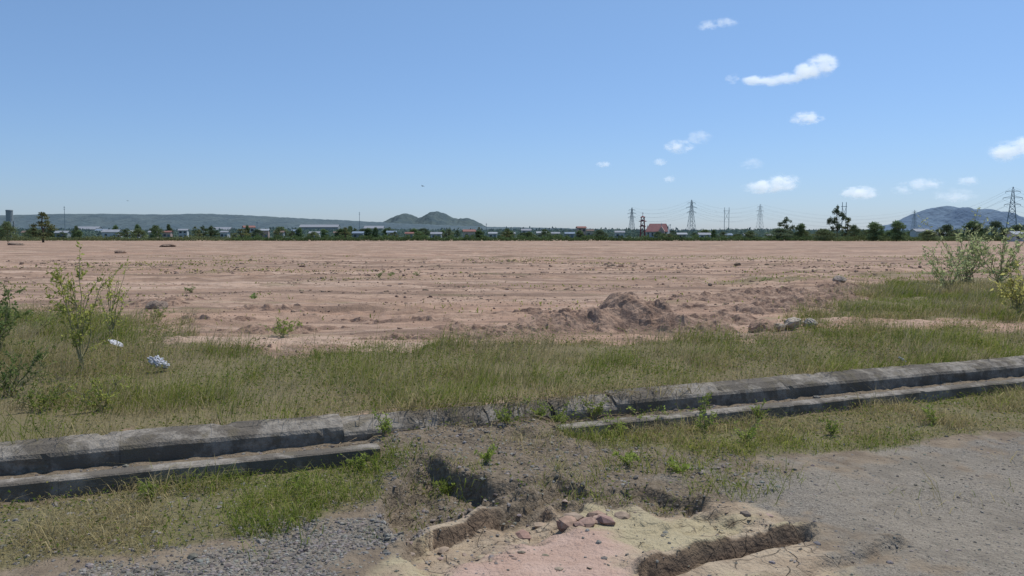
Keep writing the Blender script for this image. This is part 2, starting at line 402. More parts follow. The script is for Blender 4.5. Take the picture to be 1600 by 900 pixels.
x,y=pick(60000,-7,11,5.2,15,f_rub);s=rng.gamma(2.0,.005,len(x))+.005
stones('rubble_stones',x,y,s,greys(len(x),.14,.34,(1,.93,.82)),'mixed stones and rubble half filling the ditch',sink=.0)
def f_road(x,y):
    u,v,m=masks(x,y);return (m['road']+.15*(v<-2.2)*(x>1))*np.clip(1.5-y/10,.15,1)
x,y=pick(36000,1,12,5,12,f_road);s=rng.gamma(1.5,.003,len(x))+.0035
stones('road_gravel',x,y,s,greys(len(x),.14,.33,(1,.92,.78)),'fine loose gravel pressed into the road surface',sink=-.1)
def f_dirt(x,y):
    return S((sd_poly(x,y,pitP)+.3)/.4)*S((fbm(x*2,y*2,3,77)-.48)/.15)*.5
x,y=pick(3500,-2,5,5.5,9.5,f_dirt);s=rng.gamma(1.4,.010,len(x))+.006
cl=greys(len(x),.22,.42,(1,.8,.61))
cx,cy=gp(895,828,-.3);xa=rng.normal(cx,.2,20);ya=rng.normal(cy,.08,20)
x=np.concatenate([x,xa]);y=np.concatenate([y,ya]);s=np.concatenate([s,rng.uniform(.04,.12,20)]);cl=np.concatenate([cl,greys(20,.28,.44,(1,.70,.55))])
stones('earth_clods',x,y,s,cl,'broken clods of tan earth in the hollow',flat=.35,sink=.1)
def f_field(x,y):
    u,v,m=masks(x,y);return (v>3)*(1-m['gr_near'])*(S((fbm(x*.12,y*.5,4,88)-.49)/.1)*.8+.08*(y<30))*np.clip(25/np.hypot(x,y),.05,1)
x,y=pick(100000,-45,45,14,75,f_field);s=(rng.gamma(1.0,.019,len(x))+.012)*np.clip(y/30,.8,1.8)
stones('field_clods',x,y,s,greys(len(x),.17,.38,(1,.72,.53)),'scattered clods of dry soil over the field',sink=-.0)
def icos(sub):
    bm=bmesh.new();bmesh.ops.create_icosphere(bm,subdivisions=sub,radius=1)
    V=np.array([q.co[:] for q in bm.verts]);Fc=np.array([[w.index for w in f.verts] for f in bm.faces]);bm.free();return V,Fc
def rock(px,py,size,col,label,name='rock',flat=.7,up=0):
    x,y=gp(px,py,.0);V,Fc=icos(4)
    sd=int(px)
    d=1+(fbm(V[:,0]*1.3+sd,V[:,1]*1.3+V[:,2]*1.7,4,sd)-.5)*.9+(fbm(V[:,0]*5+sd,V[:,1]*5+V[:,2]*4,3,sd)-.5)*.35
    V=V*d[:,None]*size*np.array([1.15,.9,flat])
    o=mk(name,V,[Fc],M_stone,np.tile(col,(len(V),1)))
    o.location=(x,y,float(GH(np.array([x]),np.array([y]))[0])+size*flat*.35+up);o.rotation_euler=(0,0,random.uniform(0,6))
    return meta(o,label,'rock','loose rocks on the field')
rock(1190,517,.30,(.40,.26,.18),'rounded brown boulder beside the earth bank',up=.06)
rock(1238,514,.22,(.5,.43,.34),'pale flat stone beside the earth bank',up=.1)
rock(1264,513,.18,(.46,.41,.34),'small pale stone beside the earth bank',up=.08)
rock(1218,516,.13,(.42,.36,.29),'small pale stone beside brown boulder',up=.06)
rock(1312,449,.25,(.36,.3,.25),'grey stone lying on top of spoil bank',up=.25)
rock(187,396,.7,(.3,.21,.155),'dark heap of dumped soil far across the field','soil_heap',.35)
rock(262,386,1.3,(.27,.195,.145),'large dark heap of dumped soil far off','soil_heap',.32)
rock(245,484,.26,(.3,.23,.18),'rough soil lump near the weeds')
rock(25,383,1.4,(.33,.25,.19),'long low heap of sandy soil far off','soil_heap',.3)
# ---------- kerbs ----------
km=NM('weathered_concrete');p=km.n('ShaderNodeNewGeometry').outputs['Position'];a=km.noise(p,1.3,6,.7);b=km.noise(p,9,5,.7);d=km.noise(p,4,5,.6)
cc=km.mix(km.ramp(b,.35,.7),(.32,.288,.24),(.19,.17,.14));cc=km.mix(km.ramp(a,.45,.55,0,.8),cc,(.10,.086,.067))
cc=km.mix(km.ramp(d,.52,.64,0,.65),cc,(.15,.128,.085))
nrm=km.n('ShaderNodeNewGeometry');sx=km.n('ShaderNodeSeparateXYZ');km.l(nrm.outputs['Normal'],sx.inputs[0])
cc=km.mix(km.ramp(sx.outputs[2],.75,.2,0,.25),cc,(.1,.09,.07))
km.bsdf(cc,.92,km.mth('ADD',b,km.noise(p,45,2)),.7,.02)
def kerb(prof,u0,u1,voff,zoff,tilt,label,group,seed):
    L=u1-u0;nu=max(4,int(L/.05));U=np.linspace(0,L,nu)
    P=[];K=len(prof)
    for k in range(K):
        a=np.array(prof[k]);b=np.array(prof[(k+1)%K]);q=max(1,int(np.linalg.norm(b-a)/.05))
        for j in range(q): P.append(a+(b-a)*j/q)
    P=np.array(P);n=len(P)
    UU,I=np.meshgrid(U,np.arange(n),indexing='ij')
    vv=P[I,0];zz=P[I,1]
    cx=P[:,0].mean();cz=P[:,1].mean()
    endf=np.minimum(UU,L-UU);sh=1-.02*np.exp(-(endf/.02)**2)
    Ug=UU+u0
    dn=(fbm(Ug*4,(vv+zz*1.7)*5,4,5)-.5)*.018+(fbm(Ug*.6,vv*0,2,6)-.5)*.02
    chip=S((fbm(UU*3.5+seed,(vv*2+zz*3),3,seed+3)-.72)/.08)*.025
    vv2=cx+(vv-cx)*(sh)+(dn-chip)*np.sign(vv-cx);zz2=cz+(zz-cz)*sh+(dn-chip)*np.where(zz>cz,1,0)
    V=np.zeros((nu,n,3));um=(u0+u1)/2
    V[...,0]=UU-L/2;V[...,1]=vv2;V[...,2]=zz2
    V=V.reshape(-1,3)
    i=np.arange(nu-1)[:,None]*n;j=np.arange(n)[None];k=(j+1)%n
    Qk=np.stack([i+j,i+n+j,i+n+k,i+k],-1).reshape(-1,4)
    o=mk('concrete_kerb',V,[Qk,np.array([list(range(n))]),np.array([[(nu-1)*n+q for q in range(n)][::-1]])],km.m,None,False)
    x,y=xy(um,voff);o.location=(x,y,zoff);o.rotation_euler=(tilt,random.uniform(-.001,.001),math.atan2(E[1],E[0])+random.uniform(-.001,.001))
    return meta(o,label,'kerb',group)
back=[(0,-.3),(0,.125),(-.02,.14),(-.24,.12),(-.36,.05),(-.385,.01),(-.40,-.3)]
frontp=[(.02,-.4),(.02,-.01),(.01,.0),(-.15,-.003),(-.172,-.02),(-.18,-.4)]
KG='concrete kerb slabs lining the drainage ditch'
uu=-9.0;k=0
while uu<LEN+8:
    L=random.choice([3.6,3.0,3.3]);L=.95 if UA-.3<uu<UB+.4 else L
    if uu<UA-.3<uu+L: L=UA-.3-uu+.02
    broken=UA-.3<uu+.5<UB+.9
    kerb(back,uu+.001,uu+L-.001,random.uniform(-.003,.003)+(-.03 if broken else 0),random.uniform(-.002,.002)-(.03 if broken else 0),random.uniform(.08,.28) if broken else random.uniform(-.004,.004),
         'tilted and cracked grey kerb slab beside the grass' if broken else 'weathered grey concrete kerb slab edging the grass',KG,100+k)
    uu+=L;k+=1
def frun(a,b):
    global k
    n=max(1,round((b-a)/3.6));L=(b-a)/n
    for q in range(n):
        kerb(frontp,a+q*L+.001,a+(q+1)*L-.001,-.98+random.uniform(-.003,.003),-.03+random.uniform(-.002,.002),random.uniform(-.005,.005),'narrow grey concrete kerb wall along gravel ditch',KG,200+k);k+=1
frun(-9,UA);frun(UB,LEN+8)
# ---------- grass ----------
def blades(x,y,z0,h,w,lean,c,name,label,ld=None):
    n=len(x);t=rng.uniform(0,6.28,n)
    if ld is None: ld=rng.uniform(0,6.28,n)
    dx,dy=np.cos(t)*w/2,np.sin(t)*w/2
    lx,ly=np.cos(ld)*lean*h,np.sin(ld)*lean*h
    b=np.stack([x,y,z0],1)
    A=b+np.stack([-dx,-dy,0*h],1);B=b+np.stack([dx,dy,0*h],1)
    mid=b+np.stack([lx*.35,ly*.35,h*.6],1);Cc=mid+np.stack([-dx,-dy,0*h],1)*.8;D=mid+np.stack([dx,dy,0*h],1)*.8
    T=b+np.stack([lx,ly,h*(1-.25*lean)],1)
    V=np.stack([A,B,Cc,D,T],1).reshape(-1,3)
    q=(np.arange(n)*5)[:,None]
    Fq=q+np.array([[0,1,3,2]]);Ft=q+np.array([[2,3,4]])
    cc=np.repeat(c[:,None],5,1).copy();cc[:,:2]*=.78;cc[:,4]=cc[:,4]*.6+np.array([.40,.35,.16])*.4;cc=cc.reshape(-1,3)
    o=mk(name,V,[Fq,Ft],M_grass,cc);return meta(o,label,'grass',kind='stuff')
def gcol(n,x,y,dry=.3):
    g1=np.array([.16,.215,.038]);g2=np.array([.32,.335,.08]);d=np.array([.48,.40,.21])
    a=np.clip(rng.uniform(0,1,(n,1))*.6+1.2*(fbm(x*.6,y*.6,3,98)[:,None]-.35),0,1);c=g1*(1-a)+g2*a
    k=(rng.uniform(0,1,n)<dry*(.2+2.2*S((fbm(x*.45,y*.45,3,99)-.36)/.28)))[:,None]
    return np.where(k,d*rng.uniform(.6,1.1,(n,1)),c)*rng.uniform(.75,1.25,(n,1))
def f_gr(x,y):
    u,v,m=masks(x,y);return m['gr_near']*(.25+.95*S((fbm(x*1.1,y*1.1,4,12)-.36)/.26))*(v>0.02)*np.clip(1.3-y/40,.35,1)
x,y=pick(580000,-15,24,9,38,f_gr);n=len(x)
lowR=S((fbm(x*.9,y*.9,4,14)-.36)/.28)
h=(rng.gamma(3,.055,n)+.05)*(.4+1.0*lowR)
lwind=rng.normal(.3,1.4,n)
blades(x,y,GH(x,y)-.01,h,rng.uniform(.004,.010,n)*np.clip(y/14,.9,2.2),rng.uniform(.1,1.4,n),gcol(n,x,y,.36),'grass','rank green and straw grass between ditch and field',lwind)
def f_tall(x,y):
    u,v,m=masks(x,y);return m['gr_near']*S((fbm(x*.6+3,y*.9,3,15)-.43)/.2)*(v>.3)
x,y=pick(44000,-14,24,10,34,f_tall);n=len(x)
c=np.array([.50,.43,.26])*rng.uniform(.6,1.1,(n,1))
blades(x,y,GH(x,y),rng.uniform(.3,.75,n),rng.uniform(.004,.007,n)*np.clip(y/14,.9,2),rng.uniform(.3,1.8,n),c,'dry_grass','tall straw-coloured seed stems leaning over the grass',rng.normal(.2,1.0,n))
def f_v(x,y):
    u,v,m=masks(x,y);k=np.maximum(m['vl']*1.2,m['vr']*.8)*(v<-1.22)
    gap=(1-S((u-UA)/.3)*S((UB-u)/.3))
    e=((v<-1.2)&(v>-1.55))*.9*gap
    r=m['rub']*.35*S((fbm(x*1.5,y*1.5,3,18)-.43)/.1)+.12*m['grav']*S((fbm(x*2,y*2,3,13)-.5)/.1)+.05*m['road']*S((fbm(x*.8,y*.8,3,11)-.55)/.1)
    return np.clip(k*(.15+1.0*S((fbm(x*1.8,y*1.8,4,17)-.38)/.18))+e+r,0,1)*(v<-1.19)
x,y=pick(270000,-8,14,5,15,f_v);n=len(x)
h=(rng.gamma(3,.028,n)+.02)*(.5+S((fbm(x*1.2,y*1.2,3,16)-.35)/.3))
blades(x,y,GH(x,y)-.01,h,rng.uniform(.004,.009,n),rng.uniform(.3,1.6,n),gcol(n,x,y,.42),'verge_grass','short trodden grass along the outside of kerb')
def f_fr(x,y):
    u,v=uv(x,y);mid=S((u-UA-.5)/1)*S((UB+3-u)/1)
    return np.clip(((v>0)&(v<.16))*(.25+S((fbm(u*1.3,u*0,3,24)-.38)/.2)+.9*mid)+((v>-.5)&(v<=0))*.35*mid*S((fbm(x*2.2,y*2.2,3,29)-.42)/.08),0,1)
x,y=pick(230000,-10,18,7,19,f_fr);n=len(x);ang=math.atan2(-Nn[1],-Nn[0])
vq=uv(x,y)[1]
blades(x,y,np.where(vq<=0,.09,GH(x,y)+.04),rng.uniform(.15,.5,n)*np.where(vq<=0,.7,1),rng.uniform(.005,.01,n),rng.uniform(.3,1.7,n),gcol(n,x,y,.6),'fringe_grass','grass spilling forward over the kerb edge',rng.normal(ang,.8,n))
def f_ft(x,y):
    u,v,m=masks(x,y);return np.clip((1-m['gr_near'])*(v>3)*S((fbm(x*.12,y*.4,4,19)-.58)/.08)*.5+m['gr_t'],0,1)
x,y=pick(80000,-45,48,14,85,f_ft);n=len(x)
blades(x,y,GH(x,y)-.01,rng.uniform(.04,.16,n),rng.uniform(.02,.05,n)*np.clip(y/25,.7,2.5),rng.uniform(.3,1.2,n),gcol(n,x,y,.25),'field_grass','thin scattered grass tufts on the bare field')
def f_w(x,y):
    u,v,m=masks(x,y);a=m['gr_near']*(v>0)*S((fbm(x*.9,y*.9,3,23)-.42)/.12)
    gap=(1-S((u-UA)/.3)*S((UB-u)/.3))
    b=np.maximum(m['vl'],m['vr'])*(v<-1.28)*.5+((v<-1.2)&(v>-1.6))*.5*gap
    mid=S((u-UA-.3)/.8)*S((UB+2.5-u)/1)*((v>-.75)&(v<.1))*S((fbm(x*2.2,y*2.2,3,29)-.4)/.08)
    e=((v>-.02)&(v<.35))*.6+m['rub']*.35*(v<-.3)*S((fbm(x*1.7,y*1.7,3,27)-.4)/.1)+mid
    return np.clip(a+b+e,0,1)
x,y=pick(210000,-14,18,5,24,f_w);n=len(x)
D=rng.normal(size=(n,3));D[:,2]=np.abs(D[:,2])*.5
uu_,vv_=uv(x,y)
zz=GH(x,y)+rng.gamma(2,.06,n)*np.where(vv_>0,1.3,.45)
zz=np.where((vv_<.02)&(vv_>-.42),.11+rng.gamma(2,.03,n),zz)
Vv,Fv=leaves(np.stack([x,y,zz],1),D,rng.uniform(.02,.055,n),rng.uniform(.012,.026,n))
c=np.where(rng.uniform(0,1,(n,1))<.35,[.36,.33,.10],[.18,.25,.05])*rng.uniform(.6,1.2,(n,1))
meta(mk('ground_cover_weeds',Vv,Fv,M_leaf,np.repeat(c,4,0)),'small broad-leaved creeping weeds among the grass','weeds',kind='stuff')
# ---------- dry vines ----------
mb=MB()
for q in range(150):
    u0=rng.normal((UA+UB)/2+1.0,1.6);v0=rng.uniform(-.6,.2);an=rng.normal(-1.57,.7);pts=[]
    ux,vx=u0,v0
    hh=rng.uniform(.0,.5)
    for k in range(7):
        X_,Y_=xy(ux,vx);base=max(float(GH(np.array([X_]),np.array([Y_]))[0]),.125 if -.36<vx<.02 else -.2)
        pts.append([X_,Y_,base+.012+.1*math.sin(k/6*3.14)*hh])
        an+=rng.normal(0,.25);ux+=math.cos(an)*.09;vx+=math.sin(an)*.07
    Vt,Ft=tube(pts,np.linspace(.005,.002,7),4);mb.add(Vt,Ft)
meta(mb.out('dry_vines',M_dry),'tangled dead creeper stems hanging over broken kerb','vines',kind='stuff')
# ---------- shrubs ----------
def shrub(px,py,hgt,wid,nst,nlf,L,Wd,col,label,name='shrub',cat='shrub',z=0,stemr=.012,group=None,tip=False,t0=.2,up=.4):
    x,y=gp(px,py,z);zb=float(GH(np.array([x]),np.array([y]))[0])
    e=empty(name,(x,y,zb),label,cat,group)
    st=MB();lp=[];ld=[]
    for s in range(nst):
        az=rng.uniform(0,6.28);rr=wid/2*rng.uniform(.2,1);hh=hgt*rng.uniform(up,1)
        k=8;t=np.linspace(0,1,k)
        pts=np.stack([np.cos(az)*rr*t**1.2*1+rng.normal(0,.02,k)*wid,np.sin(az)*rr*t**1.2+rng.normal(0,.02,k)*wid,hh*t],1);pts[0]=[rng.normal(0,.06)*wid,rng.normal(0,.06)*wid,-.05]
        Vt,Ft=tube(pts,np.linspace(stemr,stemr*.3,k),5);st.add(Vt,Ft)
        for b in range(4):
            i0=rng.integers(2,7);d=rng.normal(size=3)*.6+[math.cos(az)*.6,math.sin(az)*.6,.9];d/=np.linalg.norm(d)
            ln=hgt*rng.uniform(.12,.3);bp=np.array([pts[i0]+d*ln*q+[0,0,.0] for q in np.linspace(0,1,4)])
            Vt,Ft=tube(bp,np.linspace(stemr*.45,stemr*.2,4),4);st.add(Vt,Ft)
            m_=max(1,nlf//(nst*5))
            tt=rng.uniform(.1 if not tip else .5,1,m_)
            lp.append(bp[0]+(bp[-1]-bp[0])*tt[:,None]);ld.append(rng.normal(size=(m_,3))*.8+d*.6)
        m_=max(1,nlf//(nst*5));tt=rng.uniform(t0 if not tip else .6,1,m_)
        ii=tt*(k-1);i0=np.floor(ii).astype(int).clip(0,k-2);fr=(ii-i0)[:,None]
        lp.append(pts[i0]*(1-fr)+pts[i0+1]*fr);ld.append(rng.normal(size=(m_,3))+[0,0,.4])
    child(st.out('stem',M_stem,True),e)
    lp=np.concatenate(lp);ld=np.concatenate(ld);n=len(lp)
    Vl,Fl=leaves(lp,ld,L*rng.uniform(.6,1.2,n),Wd*rng.uniform(.7,1.2,n))
    cc=np.array(col)*rng.uniform(.65,1.3,(n,1))
    child(mk('leaves',Vl,Fl,M_leaf,np.repeat(cc,4,0)),e)
    return e
G1=(.29,.35,.09);G2=(.2,.26,.09);G3=(.50,.55,.27);YG=(.46,.48,.13)
shrub(128,590,2.15,1.1,9,850,.085,.038,YG,'tall sparse upright yellow-green sapling in grass',up=.65,t0=.35)
shrub(172,535,1.7,1.0,7,360,.08,.034,YG,'thin yellow-green weed sapling in grass',up=.6)
shrub(160,640,.6,.9,8,380,.055,.024,YG,'leafy yellow-green weed in rank grass')
shrub(-5,560,1.9,1.2,13,1500,.085,.036,G2,'dense green bush at the grass edge')
shrub(-60,600,1.5,1.8,16,1700,.09,.036,G2,'dense green bush growing in rank grass')
shrub(15,620,.8,1.3,13,1000,.06,.026,G2,'dense leafy green weed in rank grass')
shrub(70,640,.4,1.2,10,500,.05,.022,G1,'low leafy green weed in rank grass')
shrub(60,520,.6,1.6,10,420,.06,.026,G1,'low scrubby weed on sandy soil')
shrub(440,528,.5,1.4,10,380,.08,.025,G1,'sparse sprawling weed on sandy field edge')
shrub(250,492,.35,1.4,8,240,.07,.025,G1,'low scrubby weed on sandy soil')
for q in [(652,431,.45,.7),(592,433,.5,.8),(610,431,.3,.6),(395,470,.35,.4),(1190,440,.3,1.5),(300,455,.3,1.0)]:
    shrub(q[0],q[1],q[2],q[3],6,80,.11,.045,(.22,.31,.1),'small green seedling weed on bare field','weed','weed',group='small weeds dotted over the bare field')
shrub(1510,446,3.4,4.2,22,1100,.17,.075,G3,'loose sprawling milkweed shrub with large pale green leaves',stemr=.02)
shrub(1560,450,2.9,3.6,18,850,.17,.075,G3,'loose sprawling milkweed shrub with large pale green leaves',stemr=.02)
shrub(1480,456,1.8,2.8,14,520,.15,.065,G3,'low milkweed bush with large pale green leaves',stemr=.016)
shrub(1592,495,1.8,1.9,12,420,.15,.075,(.55,.52,.18),'milkweed bush with broad yellowing leaves beside path',stemr=.018)
shrub(1640,470,2.6,2.6,16,800,.17,.075,G3,'milkweed bush with broad pale leaves beside path',stemr=.02)
for q in [(1100,660,.45,.35),(1095,640,.5,.4),(1185,640,.4,.3),(600,672,.3,.3),(1165,668,.35,.4),(235,752,.2,.3),(560,708,.25,.4),(1460,640,.3,.5),(930,640,.35,.5),(1010,648,.3,.6),(840,648,.3,.5),(1300,655,.2,.5),(480,735,.2,.5),(700,720,.15,.4),(760,705,.2,.4),(980,705,.2,.5),(1060,712,.15,.4),(880,655,.3,.6),(790,660,.25,.5),(960,655,.3,.7)]:
    shrub(q[0],q[1],q[2],q[3],8,230,.045,.02,(.32,.39,.09),'bright green weed sprouting beside the concrete kerb','weed','weed',group='weeds growing around the ditch',stemr=.006)
# ---------- plastic bags ----------
pm=NM('plastic');f=pm.noise(pm.pos(),30,3);pb=pm.bsdf(pm.mix(f,(.5,.51,.54),(.68,.68,.71)),.4,f,.5,.01)
def bag(px,py,s,label,fl):
    x,y=gp(px,py,.1);V,Fc=icos(5)
    r=1+(1-np.abs(fbm(V[:,0]*1.6+px,V[:,1]*1.6+V[:,2]*1.6,4,int(px))-.5)*6)*.45
    V=V*r[:,None]*s*np.array([1.1,.75,fl])
    o=mk('plastic_bag',V,[Fc],pm.m);o.location=(x,y,.14+s*fl*.5);o.rotation_euler=(.3,.5,.4)
    meta(o,label,'plastic bag','litter in the grass')
bag(248,572,.13,'crumpled white plastic bag lying in the grass',.55)
bag(182,540,.11,'flattened white plastic sheet lying on sandy soil',.16)
bag(1410,566,.06,'small grey plastic scrap caught in grass',.3)
# ---------- trees ----------
def tree_kind(name,Ht,Wc,th,ncl,per,leafs,seed,col=(.075,.11,.05),cr=(.09,.17)):
    r=np.random.default_rng(seed)
    tr=MB();k=7;t=np.linspace(0,1,k)
    top=Ht*.75;pts=np.stack([r.normal(0,.02,k)*Ht*t,r.normal(0,.02,k)*Ht*t,top*t-.2*(t==0)],1)
    Vt,Ft=tube(pts,np.linspace(Ht*.025,Ht*.008,k),7);tr.add(Vt,Ft)
    cl=[]
    for q in range(ncl):
        a=r.uniform(0,6.28);zf=r.uniform(0,1);rad=Wc/2*math.sqrt(r.uniform(.02,1))*(math.sin(math.pi*min(1,zf*.85+.2))**.6)
        cl.append([math.cos(a)*rad,math.sin(a)*rad,th+(Ht-th)*zf*.93])
    cl=np.array(cl)
    for c_ in cl[::2]:
        z0=max(th*.6,c_[2]*.6);b=np.array([np.interp(z0,pts[:,2],pts[:,0]),np.interp(z0,pts[:,2],pts[:,1]),min(z0,top)])
        bp=np.array([b+(c_-b)*q+[0,0,.1*math.sin(q*3)*Ht*.1] for q in np.linspace(0,1,4)])
        Vt,Ft=tube(bp,np.linspace(Ht*.008,Ht*.003,4),4);tr.add(Vt,Ft)
    C=[];CC=[]
    for c_ in cl:
        rad=Wc*r.uniform(*cr);P=r.normal(size=(per,3));P/=np.linalg.norm(P,axis=1)[:,None]
        P*=(r.uniform(0,1,(per,1))**.5)*rad*[1.15,1.15,.8];C.append(c_+P);CC.append(np.array(col)*r.uniform(.65,1.45)*r.uniform(.8,1.2,(per,1)))
    C=np.concatenate(C);CC=np.concatenate(CC);n=len(C)
    Vl,Fl=leaves(C,r.normal(size=(n,3)),leafs*r.uniform(.6,1.3,n),leafs*.6,r)
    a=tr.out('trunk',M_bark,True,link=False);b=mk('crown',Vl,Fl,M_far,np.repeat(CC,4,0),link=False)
    return (a,b,Ht,Wc)
K=[tree_kind('a',8,7,1.2,34,110,.5,1,(.13,.18,.085),(.13,.2)),tree_kind('b',12,7,3.5,26,80,.5,2,(.11,.145,.08)),tree_kind('c',6,7,.5,30,90,.45,3,(.16,.2,.10),(.12,.19)),
   tree_kind('d',10,4.2,1.2,28,60,.42,4,(.2,.22,.105)),tree_kind('e',9,9,1.8,38,90,.5,5,(.135,.175,.105),(.1,.17))]  # crown colours lightened to carry distance haze
def tree(px,top,wpx,d,k,label,group='trees along the far edge of the field'):
    a,b,Ht,Wc=K[k];x=bx(px,d);h=zat(top,d);w=wpx/F*d
    e=empty('tree',(x,d,0),label,'tree',group);sc=(w/Wc,w/Wc,h/Ht);rz=random.uniform(0,6.28)
    e.rotation_euler=(0,0,rz);e.scale=sc
    for s in (a,b):
        o=s.copy();COL.objects.link(o);o.parent=e
for q in [(67,329,30,230,3,'tall narrow scrubby tree standing alone at field edge'),(12,347,26,230,2,'rounded green bush tree at field edge'),
 (1228,338,24,330,1,'slender dark tree rising above the treeline'),(1252,350,24,320,0,'dark rounded tree at field edge'),
 (1308,320,26,290,1,'tall dark open-crowned tree at field edge'),(1325,338,20,292,3,'slim tree beside the tallest tree'),(1335,352,20,285,2,'low dense green bush tree'),
 (1365,348,36,270,0,'dense rounded green tree at field edge'),(1401,346,32,268,0,'dense rounded green tree at field edge'),(1288,358,40,275,2,'low spreading green tree'),
 (1218,356,40,290,4,'low spreading green tree'),(1172,361,24,290,2,'low dense green bush tree'),(1450,360,30,270,2,'low bush tree at field edge'),
 (1480,350,36,290,4,'spreading tree behind milkweed bushes'),(1520,346,38,290,0,'rounded green tree at field edge'),(1555,344,34,280,4,'spreading green tree near the pylon'),(1592,350,40,280,4,'spreading green tree near the pylon'),(1625,348,40,280,0,'rounded green tree at field edge'),
 (318,352,18,360,1,'slim tree among village houses'),(330,352,18,370,1,'slim tree among village houses')]:
    tree(*q)
for q in range(150):
    px=rng.uniform(-60,1660);d=rng.uniform(310,470)
    top=rng.uniform(352,364) if px<760 else rng.uniform(357,366)
    if px<560: top-=1.5
    tree(px,top,rng.uniform(9,28),d,int(rng.choice([0,2,4,1,0,3])),'green tree standing among village houses')
def mass(name,x0,x1,y0,y1,hfun,n,ls,col,label,cat,mat=M_far):
    x=rng.uniform(x0,x1,n);y=rng.uniform(y0,y1,n);hh=hfun(x,y);zc=hh*rng.uniform(0,1,n)**.7
    Vl,Fl=leaves(np.stack([x,y,zc],1),rng.normal(size=(n,3))+[0,0,.3],ls*rng.uniform(.6,1.4,n),ls*.7)
    tone=.6+.8*fbm(x*.15,y*.15,3,5);cc=np.array(col)*tone[:,None]*rng.uniform(.75,1.25,(n,1))
    return meta(mk(name,Vl,Fl,mat,np.repeat(cc,4,0)),label,cat,kind='stuff')
mass('crop_row',bx(370,290),bx(1290,290),284,290,lambda x,y:.4+1.3*fbm(x*.5,y*.3,3,3)**1.3+.8*(vn(x*1.1,y*.1,4)>.6),22000,.55,(.14,.20,.085),'low green crop rows beyond the sandy field','crops')
mass('hedge_scrub',bx(-60,300),bx(380,300),290,300,lambda x,y:.2+2.4*fbm(x*.12,y*.1,3,6)**1.7,8000,.6,(.17,.2,.095),'low scrub along the far field edge','scrub')
mass('hedge_scrub',bx(1280,280),bx(1700,280),272,284,lambda x,y:.4+2.2*fbm(x*.15,y*.1,3,8)**1.5,12000,.55,(.14,.18,.08),'low dense scrub along the far field edge','scrub')
mass('distant_wood',-420,420,480,640,lambda x,y:2+5.5*fbm(x*.03,y*.02,4,9)**1.2,50000,1.4,(.14,.19,.165),'distant band of village trees seen as one mass','woodland')  # leaf colour lightened and blued to paint in distance haze
mass('distant_wood',-1000,1000,900,1300,lambda x,y:2+10*fbm(x*.015,y*.01,4,10)**1.2,50000,3.2,(.15,.20,.215),'hazy distant woodland below the hills','woodland')  # haze painted into the leaf colour, bluer for the farther band
# ---------- hills ----------
def hillmat(name,c1,c2,sc):
    m=NM(name);p=m.pos();a=m.noise(p,sc,6,.65);b=m.noise(p,sc*5,4,.6);c=m.mix(m.ramp(a,.4,.62),c1,c2)
    c=m.mix(m.ramp(b,.48,.66,0,.6),c,tuple(q*.72 for q in c1));m.bsdf(c,1,b,.8,1/sc*.08);return m.m
def hill(name,prof,d,depth,mat,label,seed,rough):
    px=np.array([q[0] for q in prof],float);py=np.array([q[1] for q in prof],float)
    n=420;P=np.linspace(px[0],px[-1],n);T=np.interp(P,px,py)
    ker=np.ones(9)/9;T=np.convolve(np.pad(T,4,'edge'),ker,'valid')
    T=T+(fbm(P*.25,P*0,3,seed)-.5)*rough*14
    k=40;rows=np.linspace(-1,1,k);V=[]
    xs=(P-800)/F*cP*d;hz=np.maximum(zat(T,d),0)
    L=depth
    for r_ in rows:
        prof_=(1-abs(r_)**1.3) if r_<0 else (1-r_**2)
        yy=np.full(n,d+r_*depth)
        z_=hz*prof_*(1+1.0*(fbm(xs*4/L,yy*2.5/L,4,seed)-.5)*(4*prof_*(1-prof_))) -3*(abs(r_)>.99)
        V.append(np.stack([xs,yy,z_],1))
    V=np.concatenate(V);i=(np.arange(k-1)[:,None]*n+np.arange(n-1)[None]).ravel()
    o=mk(name,V,[np.stack([i,i+1,i+n+1,i+n],1)],mat,None,True);return meta(o,label,'hill',kind='structure')
hm1=hillmat('ridge_haze_green',(.085,.125,.145),(.11,.15,.16),.012)  # distance haze mixed into the base colours of ridge, hills and mountain
hm2=hillmat('hill_haze_green',(.07,.105,.115),(.10,.135,.13),.012)
hm3=hillmat('mountain_haze_blue',(.12,.18,.26),(.14,.205,.275),.003)
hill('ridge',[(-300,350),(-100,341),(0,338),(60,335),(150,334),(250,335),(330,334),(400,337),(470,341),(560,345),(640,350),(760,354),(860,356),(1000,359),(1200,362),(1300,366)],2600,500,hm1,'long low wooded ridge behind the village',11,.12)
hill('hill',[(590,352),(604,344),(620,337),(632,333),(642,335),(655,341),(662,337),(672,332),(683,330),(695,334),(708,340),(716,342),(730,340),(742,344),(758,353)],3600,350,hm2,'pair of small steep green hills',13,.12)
hill('mountain',[(1370,362),(1400,352),(1425,341),(1445,330),(1462,324),(1480,321),(1500,325),(1520,327),(1545,326),(1560,330),(1580,338),(1610,345),(1700,356),(1760,363)],9000,900,hm3,'hazy blue mountain beyond the treeline',15,.06)
